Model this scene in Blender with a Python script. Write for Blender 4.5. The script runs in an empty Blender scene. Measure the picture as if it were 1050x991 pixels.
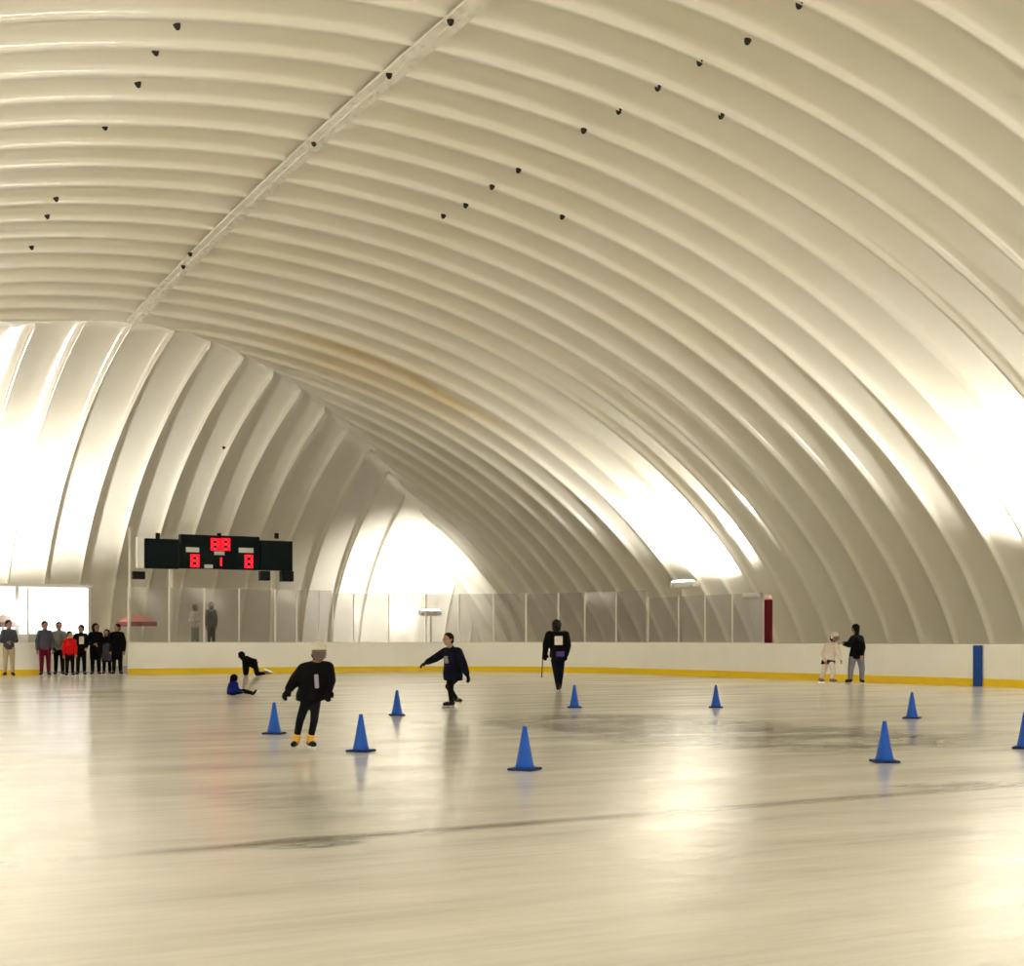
import bpy, bmesh, math, random
from mathutils import Vector, Matrix
random.seed(7)
D = bpy.data
S = bpy.context.scene
C = S.collection
PI = math.pi

# ---------------------------------------------------------------- camera frame
F, TH, EYE, HZ = 1475.0, math.radians(28.7), 1.2, 657.0
CT, ST = math.cos(TH), math.sin(TH)
def on_ice(x, y, z0=0.0):
    """ground point (u, v) seen at pixel (x, y), and the metres per pixel there"""
    s = F * (EYE - z0) / (y - HZ)
    X = (x - 525) / F
    return (X * CT + ST) * s, (-X * ST + CT) * s, s / F
def at_depth(x, y, s):
    X = (x - 525) / F
    return Vector(((X * CT + ST) * s, (-X * ST + CT) * s, EYE + (HZ - y) / F * s))
def on_v(x, v):
    X = (x - 525) / F
    s = v / (-X * ST + CT)
    return (X * CT + ST) * s, s
def on_u(x, u):
    X = (x - 525) / F
    s = u / (X * CT + ST)
    return (-X * ST + CT) * s, s

cam = D.cameras.new('camera'); camo = D.objects.new('camera', cam); C.objects.link(camo)
camo.location = (0, 0, EYE); camo.rotation_euler = (PI / 2, 0, -TH)
cam.sensor_width = 36; cam.lens = 36 * F / 1050; cam.shift_y = (HZ - 495.5) / 1050
cam.clip_end = 500
S.camera = camo
S.view_settings.view_transform = 'Standard'; S.view_settings.look = 'None'
S.view_settings.gamma = 1; S.view_settings.use_curve_mapping = False
S.view_settings.exposure = 0.1
S.cycles.max_bounces = 14; S.cycles.diffuse_bounces = 10; S.cycles.glossy_bounces = 6
S.cycles.transparent_max_bounces = 24
S.cycles.use_denoising = True
S.cycles.caustics_reflective = False; S.cycles.caustics_refractive = False
S.cycles.sample_clamp_indirect = 6

# ---------------------------------------------------------------- materials
def mat(name, col, rough=0.5, metal=0.0, emit=0.0, spec=0.5, noise=0.0, nscale=8.0, bump=0.0):
    m = D.materials.new(name); m.use_nodes = True
    nt = m.node_tree; b = nt.nodes['Principled BSDF']
    b.inputs['Base Color'].default_value = (*col, 1); b.inputs['Roughness'].default_value = rough
    b.inputs['Metallic'].default_value = metal; b.inputs['Specular IOR Level'].default_value = spec
    if emit:
        b.inputs['Emission Color'].default_value = (*col, 1); b.inputs['Emission Strength'].default_value = emit
    if noise or bump:
        tc = nt.nodes.new('ShaderNodeTexCoord'); n = nt.nodes.new('ShaderNodeTexNoise')
        n.inputs['Scale'].default_value = nscale; n.inputs['Detail'].default_value = 4
        nt.links.new(tc.outputs['Object'], n.inputs['Vector'])
        if noise:
            mx = nt.nodes.new('ShaderNodeMix'); mx.data_type = 'RGBA'
            mx.inputs[6].default_value = (*[c * (1 - noise) for c in col], 1)
            mx.inputs[7].default_value = (*[min(1, c * (1 + noise)) for c in col], 1)
            nt.links.new(n.outputs['Fac'], mx.inputs[0]); nt.links.new(mx.outputs[2], b.inputs['Base Color'])
        if bump:
            bp = nt.nodes.new('ShaderNodeBump'); bp.inputs['Strength'].default_value = bump
            bp.inputs['Distance'].default_value = 0.02
            nt.links.new(n.outputs['Fac'], bp.inputs['Height']); nt.links.new(bp.outputs[0], b.inputs['Normal'])
    return m

def link(nt, a, b): nt.links.new(a, b)

def fabric_mat():
    m = mat('dome_membrane', (0.80, 0.765, 0.66), 0.17, spec=0.5)
    nt = m.node_tree; b = nt.nodes['Principled BSDF']
    tc = nt.nodes.new('ShaderNodeTexCoord')
    n = nt.nodes.new('ShaderNodeTexNoise'); n.inputs['Scale'].default_value = 0.25; n.inputs['Detail'].default_value = 5
    link(nt, tc.outputs['Object'], n.inputs['Vector'])
    r = nt.nodes.new('ShaderNodeValToRGB')
    r.color_ramp.elements[0].position = 0.3; r.color_ramp.elements[0].color = (0.775, 0.735, 0.632, 1)
    r.color_ramp.elements[1].position = 0.65; r.color_ramp.elements[1].color = (0.815, 0.793, 0.718, 1)
    link(nt, n.outputs['Fac'], r.inputs[0])
    # brown-yellow band painting a fold's shade into the membrane colour (about v = 49)
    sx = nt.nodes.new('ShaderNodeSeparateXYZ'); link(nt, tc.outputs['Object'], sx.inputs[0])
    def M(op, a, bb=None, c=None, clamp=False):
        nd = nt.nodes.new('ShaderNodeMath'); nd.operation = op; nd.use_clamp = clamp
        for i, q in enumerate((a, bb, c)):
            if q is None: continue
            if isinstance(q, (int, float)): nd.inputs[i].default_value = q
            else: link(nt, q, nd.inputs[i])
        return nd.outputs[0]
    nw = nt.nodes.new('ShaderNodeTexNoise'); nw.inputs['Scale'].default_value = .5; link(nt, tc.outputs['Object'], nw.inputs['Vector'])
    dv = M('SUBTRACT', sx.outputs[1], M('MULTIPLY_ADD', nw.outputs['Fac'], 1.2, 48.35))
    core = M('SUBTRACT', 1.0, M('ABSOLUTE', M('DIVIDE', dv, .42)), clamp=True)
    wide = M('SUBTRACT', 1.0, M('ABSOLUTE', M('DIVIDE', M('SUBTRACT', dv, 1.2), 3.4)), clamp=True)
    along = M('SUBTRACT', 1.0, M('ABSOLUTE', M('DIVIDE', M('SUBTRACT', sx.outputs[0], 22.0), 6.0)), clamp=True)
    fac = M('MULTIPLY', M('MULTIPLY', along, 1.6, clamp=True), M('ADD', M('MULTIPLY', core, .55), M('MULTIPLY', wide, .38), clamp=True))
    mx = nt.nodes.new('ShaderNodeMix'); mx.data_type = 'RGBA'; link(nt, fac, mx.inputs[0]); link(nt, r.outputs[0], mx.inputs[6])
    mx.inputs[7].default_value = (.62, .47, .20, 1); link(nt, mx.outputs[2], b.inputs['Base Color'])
    n2 = nt.nodes.new('ShaderNodeTexNoise'); n2.inputs['Scale'].default_value = 2.2; n2.inputs['Detail'].default_value = 3
    link(nt, tc.outputs['Object'], n2.inputs['Vector'])
    bp = nt.nodes.new('ShaderNodeBump'); bp.inputs['Strength'].default_value = 0.12; bp.inputs['Distance'].default_value = 0.1
    link(nt, n2.outputs['Fac'], bp.inputs['Height']); link(nt, bp.outputs[0], b.inputs['Normal'])
    return m

def ice_mat():
    m = mat('ice', (0.78, 0.755, 0.68), 0.2, spec=0.38)
    nt = m.node_tree; b = nt.nodes['Principled BSDF']
    tc = nt.nodes.new('ShaderNodeTexCoord')
    mp = nt.nodes.new('ShaderNodeMapping'); mp.inputs['Rotation'].default_value = (0, 0, 0.5)
    mp.inputs['Scale'].default_value = (0.35, 1.6, 1)
    link(nt, tc.outputs['Object'], mp.inputs['Vector'])
    n = nt.nodes.new('ShaderNodeTexNoise'); n.inputs['Scale'].default_value = 0.8; n.inputs['Detail'].default_value = 8
    n.inputs['Roughness'].default_value = 0.65
    link(nt, mp.outputs[0], n.inputs['Vector'])
    r = nt.nodes.new('ShaderNodeValToRGB')
    r.color_ramp.elements[0].position = 0.27; r.color_ramp.elements[0].color = (0.57, 0.55, 0.505, 1)
    r.color_ramp.elements[1].position = 0.62; r.color_ramp.elements[1].color = (0.79, 0.78, 0.75, 1)
    link(nt, n.outputs['Fac'], r.inputs[0])
    # fine skate scratches, two crossing directions
    col = r.outputs[0]
    for rot, sc in ((.35, (.8, 16, 1)), (-.75, (.9, 14, 1)), (1.5, (.7, 12, 1))):
        m3 = nt.nodes.new('ShaderNodeMapping'); m3.inputs['Rotation'].default_value = (0, 0, rot); m3.inputs['Scale'].default_value = sc
        link(nt, tc.outputs['Object'], m3.inputs['Vector'])
        n3 = nt.nodes.new('ShaderNodeTexNoise'); n3.inputs['Scale'].default_value = .9; n3.inputs['Detail'].default_value = 5; n3.inputs['Roughness'].default_value = .7
        link(nt, m3.outputs[0], n3.inputs['Vector'])
        mr3 = nt.nodes.new('ShaderNodeMapRange'); mr3.inputs[1].default_value = .42; mr3.inputs[2].default_value = .75; mr3.inputs[3].default_value = 0; mr3.inputs[4].default_value = .38
        link(nt, n3.outputs['Fac'], mr3.inputs[0])
        mx3 = nt.nodes.new('ShaderNodeMix'); mx3.data_type = 'RGBA'
        link(nt, mr3.outputs[0], mx3.inputs[0]); link(nt, col, mx3.inputs[6]); mx3.inputs[7].default_value = (.86, .845, .80, 1) if rot > 0 else (.56, .53, .46, 1)
        col = mx3.outputs[2]
    sx = nt.nodes.new('ShaderNodeSeparateXYZ'); link(nt, tc.outputs['Object'], sx.inputs[0])
    def M(op, a, bb=None, c=None, clamp=False):
        nd = nt.nodes.new('ShaderNodeMath'); nd.operation = op; nd.use_clamp = clamp
        for i, q in enumerate((a, bb, c)):
            if q is None: continue
            if isinstance(q, (int, float)): nd.inputs[i].default_value = q
            else: link(nt, q, nd.inputs[i])
        return nd.outputs[0]
    def over(col, fac, c):
        mx = nt.nodes.new('ShaderNodeMix'); mx.data_type = 'RGBA'
        link(nt, fac, mx.inputs[0]); link(nt, col, mx.inputs[6]); mx.inputs[7].default_value = (*c, 1)
        return mx.outputs[2]
    # worn goal line across the ice (v about 8.2), partly scuffed away
    nn = nt.nodes.new('ShaderNodeTexNoise'); nn.inputs['Scale'].default_value = 0.9; nn.inputs['Detail'].default_value = 3
    link(nt, tc.outputs['Object'], nn.inputs['Vector'])
    lv = M('MULTIPLY_ADD', sx.outputs[0], 0.045, 8.02)
    d = M('ABSOLUTE', M('SUBTRACT', sx.outputs[1], lv))
    band = M('SUBTRACT', 1.0, M('DIVIDE', d, 0.16), clamp=True)
    worn = M('MULTIPLY_ADD', nn.outputs['Fac'], 2.6, -0.5, clamp=True)
    col = over(col, M('MULTIPLY', band, worn), (0.15, 0.13, 0.105))
    # scraped, wet-looking grey patches
    def patch(cu, cv, ru, rv, strength, c, sc):
        nonlocal col
        a = M('POWER', M('DIVIDE', M('SUBTRACT', sx.outputs[0], cu), ru), 2)
        bq = M('POWER', M('DIVIDE', M('SUBTRACT', sx.outputs[1], cv), rv), 2)
        e = M('SUBTRACT', 1.0, M('ADD', a, bq), clamp=True)
        m2 = nt.nodes.new('ShaderNodeMapping'); m2.inputs['Rotation'].default_value = (0, 0, 0.5)
        m2.inputs['Scale'].default_value = (0.5, 1.3, 1); link(nt, tc.outputs['Object'], m2.inputs['Vector'])
        q = nt.nodes.new('ShaderNodeTexNoise'); q.inputs['Scale'].default_value = sc; q.inputs['Detail'].default_value = 7
        q.inputs['Roughness'].default_value = 0.7; link(nt, m2.outputs[0], q.inputs['Vector'])
        k = M('MULTIPLY_ADD', q.outputs['Fac'], 6.0, -2.4, clamp=True)
        col = over(col, M('MULTIPLY', M('MULTIPLY', M('MULTIPLY', e, 1.8, clamp=True), k), strength), c)
    for (x, y, ru, rv, st, sc) in ((775, 754, 2.6, 3.2, .95, 1.2), (640, 741, 2.4, 2.6, .9, 1.3), (1000, 756, 1.8, 1.8, .35, 1.3),
                                   (316, 864, .42, .3, .9, 3.0), (965, 806, .7, .3, .8, 2.0), (330, 820, .9, 1.5, .35, 1.6), (120, 712, 3, 3, .35, .9)):
        u, v, _ = on_ice(x, y)
        patch(u, v, ru, rv, st, (0.11, 0.108, 0.10), sc)
    link(nt, col, b.inputs['Base Color'])
    # gloss broken by skate scratches
    rr = nt.nodes.new('ShaderNodeMapRange'); rr.inputs[3].default_value = 0.07; rr.inputs[4].default_value = 0.27
    link(nt, n.outputs['Fac'], rr.inputs[0]); link(nt, rr.outputs[0], b.inputs['Roughness'])
    bn = nt.nodes.new('ShaderNodeTexNoise'); bn.inputs['Scale'].default_value = 3.0; bn.inputs['Detail'].default_value = 5
    link(nt, tc.outputs['Object'], bn.inputs['Vector'])
    bp = nt.nodes.new('ShaderNodeBump'); bp.inputs['Strength'].default_value = 0.12; bp.inputs['Distance'].default_value = 0.03
    link(nt, bn.outputs['Fac'], bp.inputs['Height']); link(nt, bp.outputs[0], b.inputs['Normal'])
    return m

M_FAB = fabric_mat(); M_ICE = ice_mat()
M_CONC = mat('surround_floor', (0.23, 0.21, 0.18), 0.8, noise=.2, nscale=1.5)

# ---------------------------------------------------------------- mesh helpers
def obj(name, bm, m, parent=None, smooth=False):
    me = D.meshes.new(name); bm.normal_update(); bm.to_mesh(me); bm.free()
    me.materials.append(m)
    if smooth:
        me.polygons.foreach_set('use_smooth', [True] * len(me.polygons))
    o = D.objects.new(name, me); C.objects.link(o)
    if parent: o.parent = parent
    return o
def grid_mesh(name, rows, m, flip=False, kind='structure'):
    bm = bmesh.new()
    vs = [[bm.verts.new(p) for p in r] for r in rows]
    for i in range(len(rows) - 1):
        for j in range(len(rows[0]) - 1):
            q = [vs[i][j], vs[i][j + 1], vs[i + 1][j + 1], vs[i + 1][j]]
            try: bm.faces.new(q[::-1] if flip else q)
            except ValueError: pass
    bmesh.ops.remove_doubles(bm, verts=bm.verts, dist=1e-4)
    bmesh.ops.dissolve_degenerate(bm, edges=bm.edges, dist=1e-4)
    o = obj(name, bm, m, smooth=True)
    o['kind'] = kind
    return o

# ---------------------------------------------------------------- the dome
U0, HD, W, PX, QX = 12.5, 13.31, 22.85, 1.986, 1.549
VE, DE, PE, QE, SAG = 50.44, 17.37, 1.345, 2.034, 0.0736
V0 = -34.0
def Hv(v):
    t = min(max((v - VE + 25) / 25, 0), 1); return HD * (1 - SAG * t * t)
HE = Hv(VE)
def prof(t):
    t = min(abs(t), 1); return (max(1 - t ** PX, 0)) ** (1 / QX)
def prof_end(t):
    t = min(max(t, 0), 1); return (max(1 - t ** PE, 0)) ** (1 / QE)
def te_of(z):            # end vault: fraction of depth at relative height z
    return (max(1 - z ** QE, 0)) ** (1 / PE)
PER, PH = 1.51, 19.04    # scallop period along the hall
PER2, PH2 = 1.57, 14.15
BULGE = 0.24
def scal(x, per, ph):
    q = abs((x - ph) / per - round((x - ph) / per)) * per        # distance to the cable
    return abs(math.sin(PI * q / per)) ** 0.27 - .36 * math.exp(-(q / .03) ** 2)
def sm(x): x = min(max(x, 0), 1); return x * x * (3 - 2 * x)
N = 56
FR = (0, .008, .0165, .0265, .0365, .05, .066, .1, .16, .25, .37, .5, .63, .75, .84, .9, .934, .95, .9635, .9735, .9835, .992)
angs = [PI / 2 * i / N for i in range(N + 1)]
def ta(a): return math.cos(a) ** (2 / PX), math.sin(a) ** (2 / QX)
def main_vault():
    k0 = math.floor((V0 - PH) / PER); k1 = math.ceil((VE + DE - PH) / PER)
    vs = [PH + PER * (k + q) for k in range(k0, k1) for q in FR]
    params = []                                   # cross-section from right base over the ridge to the left base
    for a in angs: params.append((1, *ta(a)))
    for a in angs[-2::-1]: params.append((-1, *ta(a)))
    rows = []
    for (sg, t, z) in params:
        vm = VE + DE * te_of(z) if z < 0.9999 else VE
        # outward normal of the section
        tt = max(t, 1e-4); zz = max(z, 1e-4)
        nu = PX * tt ** (PX - 1) / W; nz = QX * zz ** (QX - 1) / HD
        l = math.hypot(nu, nz); nu, nz = nu / l, nz / l
        row = []
        for v in vs:
            vv = min(v, vm)
            h = Hv(vv)
            b = BULGE * scal(vv, PER, PH) * sm((vm - vv) / 0.6) * (0.25 + 0.75 * sm((W * t) / 1.1)) * (0.3 + 0.7 * sm(z / .12))
            row.append((U0 + sg * (W * t + nu * b), vv, z * h + nz * b))
        rows.append(row)
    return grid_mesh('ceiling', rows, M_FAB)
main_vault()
def end_vault():
    k0 = math.floor((U0 - W - PH2) / PER2); k1 = math.ceil((U0 + W - PH2) / PER2)
    us = [PH2 + PER2 * (k + q) for k in range(k0, k1) for q in FR]
    rows = []
    for a in angs:
        t, z = ta(a)
        te = te_of(z) if z < .9999 else 0
        tt = max(te, 1e-3); zz = max(z, 1e-3)
        nv = PE * tt ** (PE - 1) / DE; nz = QE * zz ** (QE - 1) / HE
        l = math.hypot(nv, nz); nv, nz = nv / l, nz / l
        row = []
        for u in us:
            uu = min(max(u, U0 - W * t), U0 + W * t)
            e = W * t - abs(uu - U0)
            b = BULGE * 1.15 * scal(uu, PER2, PH2) * sm(e / .6) * sm(te / .08) * (0.3 + 0.7 * sm(z / .12))
            row.append((uu, VE + DE * te + nv * b, z * HE + nz * b))
        rows.append(row)
    return grid_mesh('wall_far', rows, M_FAB)
end_vault()
def near_wall():
    rows = []
    for a in angs:
        t, z = ta(a)
        rows.append([(U0 + W * t * k / 10, V0 + .02, z * Hv(V0)) for k in range(-10, 11)])
    return grid_mesh('wall_near', rows, M_FAB)
near_wall()

# ---------------------------------------------------------------- ice and surround
UB, VB, RB = 28.7, 51.0, 8.5
def board_path(off=0.0, u_start=-8.0, v_end=-6.0):
    """points and outward normals of the board line from the far left, round the corner, down the right side"""
    pts = []
    cu, cv = UB - RB, VB - RB
    n = 24
    u = u_start
    while u < cu - 1e-6:
        pts.append(((u, VB), (0, 1))); u += 1.0
    for i in range(n + 1):
        a = PI / 2 - PI / 2 * i / n
        pts.append(((cu + RB * math.cos(a), cv + RB * math.sin(a)), (math.cos(a), math.sin(a))))
    v = cv - 1.0
    while v > v_end:
        pts.append(((UB, v), (1, 0))); v -= 1.0
    return [(p[0] + nn[0] * off, p[1] + nn[1] * off) for p, nn in pts]
bm = bmesh.new()
loop = [(-8.0, -6.0)] + board_path(0.03)[:] + [(UB + .03, -6.0)]
f = bm.faces.new([bm.verts.new((x, y, 0)) for x, y in loop][::-1])
r = bmesh.ops.extrude_face_region(bm, geom=[f])
for v in [g for g in r['geom'] if isinstance(g, bmesh.types.BMVert)]: v.co.z = -0.03
bmesh.ops.recalc_face_normals(bm, faces=bm.faces)
o = obj('floor', bm, M_ICE); o['kind'] = 'structure'
bm = bmesh.new()
bmesh.ops.create_cube(bm, size=1, matrix=Matrix.Translation((U0, (V0 + VE + DE) / 2, -.13)) @ Matrix.Diagonal((2 * W + 1, VE + DE - V0 + 1, .2, 1)))
o = obj('floor', bm, M_CONC); o['kind'] = 'structure'

# ---------------------------------------------------------------- thing helpers
def empty(name, loc, rz=0.0):
    o = D.objects.new(name, None); C.objects.link(o)
    o.location = loc; o.rotation_euler = (0, 0, rz); o.empty_display_size = 0.2
    return o
def tag(o, label, cat, group=None):
    o['label'] = label; o['category'] = cat
    if group: o['group'] = group
    return o
def box(bm, c, s, rot=None, bev=0.0):
    m = Matrix.Translation(c)
    if rot: m = m @ rot
    g = bmesh.ops.create_cube(bm, size=1, matrix=m @ Matrix.Diagonal((*s, 1)))
    if bev:
        ed = list({e for v in g['verts'] for e in v.link_edges})
        bmesh.ops.bevel(bm, geom=ed, offset=bev, segments=2, profile=.5, affect='EDGES')
    return bm
def cone(bm, p0, p1, r0, r1, n=16, caps=True):
    p0, p1 = Vector(p0), Vector(p1); d = p1 - p0
    rot = d.to_track_quat('Z', 'Y').to_matrix().to_4x4()
    bmesh.ops.create_cone(bm, cap_ends=caps, segments=n, radius1=max(r0, 1e-4), radius2=max(r1, 1e-4), depth=d.length,
                          matrix=Matrix.Translation((p0 + p1) / 2) @ rot)
    return bm
def ball(bm, c, r, rot=None, sub=2):
    if isinstance(r, (int, float)): r = (r, r, r)
    m = Matrix.Translation(c)
    if rot: m = m @ rot
    bmesh.ops.create_icosphere(bm, subdivisions=sub, radius=1, matrix=m @ Matrix.Diagonal((*r, 1)))
    return bm
def lathe(bm, prof_, n=24, z0=0):
    rings = []
    for r_, z in prof_:
        rings.append([bm.verts.new((r_ * math.cos(2 * PI * i / n), r_ * math.sin(2 * PI * i / n), z)) for i in range(n)])
    for a, b in zip(rings, rings[1:]):
        for i in range(n):
            bm.faces.new((a[i], a[(i + 1) % n], b[(i + 1) % n], b[i]))
    return rings
def copy_tree(o, parent=None):
    c = o.copy(); C.objects.link(c)
    if parent: c.parent = parent
    for ch in list(o.children): copy_tree(ch, c)
    return c

M_WHITE = mat('white_board', (.90, .895, .865), .35, noise=.05, nscale=1.2)
M_CAP = mat('cap_rail', (.92, .915, .90), .4)
M_YEL = mat('yellow_plastic', (.80, .56, .006), .4, spec=.3, noise=.06, nscale=3)
M_POST = mat('post_metal', (.80, .77, .70), .4)
M_BLACK = mat('black_plastic', (.005, .0055, .006), .6, spec=.15)
M_SLATE = mat('black_cabinet', (.004, .010, .011), .7, spec=.12)
M_BLUE = mat('blue_plastic', (.004, .068, .40), .45, spec=.2, noise=.12, nscale=9)
M_BLUEBASE = mat('dark_blue_rubber', (.005, .02, .10), .7, spec=.2)
M_RED = mat('dark_red_pad', (.085, .001, .004), .6, spec=.1)
M_PINK = mat('pale_pink_pad', (.80, .55, .50), .6)
M_LINE = mat('blue_marker', (.003, .045, .26), .5, spec=.2)
M_STEEL = mat('steel', (.62, .62, .62), .3, metal=1)
M_DARKSTEEL = mat('dark_metal', (.05, .048, .045), .5)
M_LED = mat('red_led', (1.0, .012, .04), .5, emit=.6)
M_PLATE = mat('caption_plate', (.62, .66, .60), .5)
M_POLE = mat('lamp_pole', (.42, .39, .32), .5)
M_LENS = mat('lamp_lens', (1, .95, .86), .3, emit=9)
M_CANWHITE = mat('parasol_white', (.82, .62, .52), .7)
M_CANPINK = mat('parasol_pink', (.66, .22, .20), .7)
M_CANRED = mat('parasol_red', (.24, .03, .05), .7)
M_SEAM = mat('seam_band', (.84, .82, .76), .2)

def glass_mat():
    m = D.materials.new('clear_glass'); m.use_nodes = True
    nt = m.node_tree; nt.nodes.clear()
    out = nt.nodes.new('ShaderNodeOutputMaterial')
    tr = nt.nodes.new('ShaderNodeBsdfTransparent'); tr.inputs[0].default_value = (.86, .86, .86, 1)
    gl = nt.nodes.new('ShaderNodeBsdfGlossy'); gl.inputs['Roughness'].default_value = .06
    gl.inputs[0].default_value = (.95, .95, .95, 1)
    df = nt.nodes.new('ShaderNodeBsdfDiffuse'); df.inputs[0].default_value = (.45, .43, .42, 1)
    fr = nt.nodes.new('ShaderNodeFresnel'); ge = nt.nodes.new('ShaderNodeNewGeometry'); ir = nt.nodes.new('ShaderNodeMapRange')
    ir.inputs[3].default_value = 1.45; ir.inputs[4].default_value = 1 / 1.45
    nt.links.new(ge.outputs['Backfacing'], ir.inputs[0]); nt.links.new(ir.outputs[0], fr.inputs[0])
    a = nt.nodes.new('ShaderNodeMixShader'); b = nt.nodes.new('ShaderNodeMixShader')
    tc = nt.nodes.new('ShaderNodeTexCoord'); n = nt.nodes.new('ShaderNodeTexNoise'); n.inputs['Scale'].default_value = 1.3
    n.inputs['Detail'].default_value = 6
    mr = nt.nodes.new('ShaderNodeMapRange'); mr.inputs[3].default_value = .02; mr.inputs[4].default_value = .08   # scuffs and puck marks
    nt.links.new(tc.outputs['Object'], n.inputs['Vector']); nt.links.new(n.outputs['Fac'], mr.inputs[0])
    nt.links.new(mr.outputs[0], a.inputs[0]); nt.links.new(tr.outputs[0], a.inputs[1]); nt.links.new(df.outputs[0], a.inputs[2])
    nt.links.new(fr.outputs[0], b.inputs[0]); nt.links.new(a.outputs[0], b.inputs[1]); nt.links.new(gl.outputs[0], b.inputs[2])
    nt.links.new(b.outputs[0], out.inputs[0])
    return m
M_GLASS = glass_mat()

# ---------------------------------------------------------------- boards
def path_point(kind, x):
    """point on the board line seen at pixel column x"""
    if kind == 'end':
        u, s = on_v(x, VB); return Vector((u, VB))
    if kind == 'right':
        v, s = on_u(x, UB); return Vector((UB, v))
    cu, cv = UB - RB, VB - RB
    X = (x - 525) / F; d = Vector((X * CT + ST, -X * ST + CT)); c = Vector((cu, cv))
    b = d.dot(c); q = b * b - d.dot(d) * (c.dot(c) - RB * RB)
    s = (b + math.sqrt(max(q, 0))) / d.dot(d)
    return d * s
def arc_pts(n):
    cu, cv = UB - RB, VB - RB
    return [Vector((cu + RB * math.cos(PI / 2 - PI / 2 * i / n), cv + RB * math.sin(PI / 2 - PI / 2 * i / n))) for i in range(n + 1)]
def normals(pts):
    ns = []
    for i in range(len(pts)):
        a = pts[max(i - 1, 0)]; b = pts[min(i + 1, len(pts) - 1)]
        t = (b - a).normalized(); ns.append(Vector((-t.y, t.x)))
    return ns                                   # outward (path runs end -> right, outward is to its left)
def sweep(bm, pts, section):
    """section: closed list of (offset outward, z)"""
    ns = normals(pts); rings = []
    for p, n in zip(pts, ns):
        rings.append([bm.verts.new((p.x + n.x * o_, p.y + n.y * o_, z)) for o_, z in section])
    k = len(section)
    for a, b in zip(rings, rings[1:]):
        for i in range(k): bm.faces.new((a[i], a[(i + 1) % k], b[(i + 1) % k], b[i]))
    bm.faces.new(rings[0][::-1]); bm.faces.new(rings[-1])
    bmesh.ops.recalc_face_normals(bm, faces=bm.faces)
    return bm
BT = 1.10
def board(pts, label):
    o = pts[0]
    r = tag(empty('dasher_board', (o.x, o.y, 0)), label, 'rink board')
    q = [p - o for p in pts]
    obj('board_panel', sweep(bmesh.new(), q, [(.02, 0.0), (.02, BT - .04), (.10, BT - .04), (.10, 0.0)]), M_WHITE, r)
    obj('kick_plate', sweep(bmesh.new(), q, [(0.0, 0.0), (0.0, .19), (.012, .205), (.02, .205), (.02, 0.0)]), M_YEL, r)
    obj('top_rail', sweep(bmesh.new(), q, [(0.0, BT - .04), (0.0, BT - .01), (.01, BT), (.12, BT), (.12, BT - .04)]), M_CAP, r)
    return r
def line(a, b, n=8): return [a.lerp(b, i / n) for i in range(n + 1)]
board(line(path_point('end', -25), path_point('end', 43)), 'short white rink board with yellow kick strip left of the open gate')
board(line(path_point('end', 131), Vector((UB - RB, VB))), 'straight white rink board with yellow kick strip below the scoreboard')
board(arc_pts(28), 'curved white corner rink board with yellow kick strip behind the skaters')
XR = path_point('right', 783)
board(line(Vector((UB, VB - RB)), XR), 'white rink board with glass on top, left of the dark red post')
board(line(XR, Vector((UB, 18.0))), 'low white rink board without glass, with the blue upright stripe')

# ---------------------------------------------------------------- glass above the boards
ORD = ['first', 'second', 'third', 'fourth', 'fifth', 'sixth', 'seventh', 'eighth', 'ninth', 'tenth']
def glass(pa, pb, top, label, group):
    d = pb - pa; n = Vector((-d.y, d.x)).normalized(); pa = pa + n * .06; ang = math.atan2(d.y, d.x); L = d.length
    r = tag(empty('glass_panel', (pa.x, pa.y, BT), ang), label, 'glass panel', group)
    h = top - BT
    obj('pane', box(bmesh.new(), (L / 2 + .025, 0, h / 2 + .005), (L - .075, .012, h - .03)), M_GLASS, r)
    bm = bmesh.new(); box(bm, (.03, 0, h / 2), (.055, .05, h), bev=.008)
    obj('post', bm, M_POST, r)
    obj('channel', box(bmesh.new(), (L / 2 + .025, 0, .02), (L - .085, .03, .04)), M_POST, r)
    return r
ex = [131, 173, 209, 245, 282, 304, 327]
for i, (a, b) in enumerate(zip(ex, ex[1:])):
    glass(path_point('end', a), path_point('end', b), 3.1, f'{ORD[i]} clear glass panel to the right of the open gate', 'glass panels along the far end')
cx = [341, 362, 398, 436, 470, 505, 538, 571, 598, 630, 661]
for i, (a, b) in enumerate(zip(cx, cx[1:])):
    glass(path_point('corner', a), path_point('corner', b), 3.0, f'{ORD[i]} glass panel from the left around the curved rink corner', 'glass panels round the corner')
glass(path_point('end', 327), path_point('corner', 341), 3.1, 'narrow glass panel where the far end meets the rink corner', 'glass panels along the far end')
rx = [663, 694, 721, 749, 781]
for i, (a, b) in enumerate(zip(rx, rx[1:])):
    k = len(rx) - 2 - i
    glass(path_point('right', a), path_point('right', b), 2.72, f'{ORD[k]} glass panel to the left of the dark red post', 'glass panels along the right side')
glass(path_point('end', -20), path_point('end', 28), 3.0, 'glass panel at the far left, above the parasol', 'glass panels left of the gate')
glass(path_point('end', 28), path_point('end', 43), 3.0, 'narrow glass panel left of the person in maroon trousers', 'glass panels left of the gate')

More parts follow.
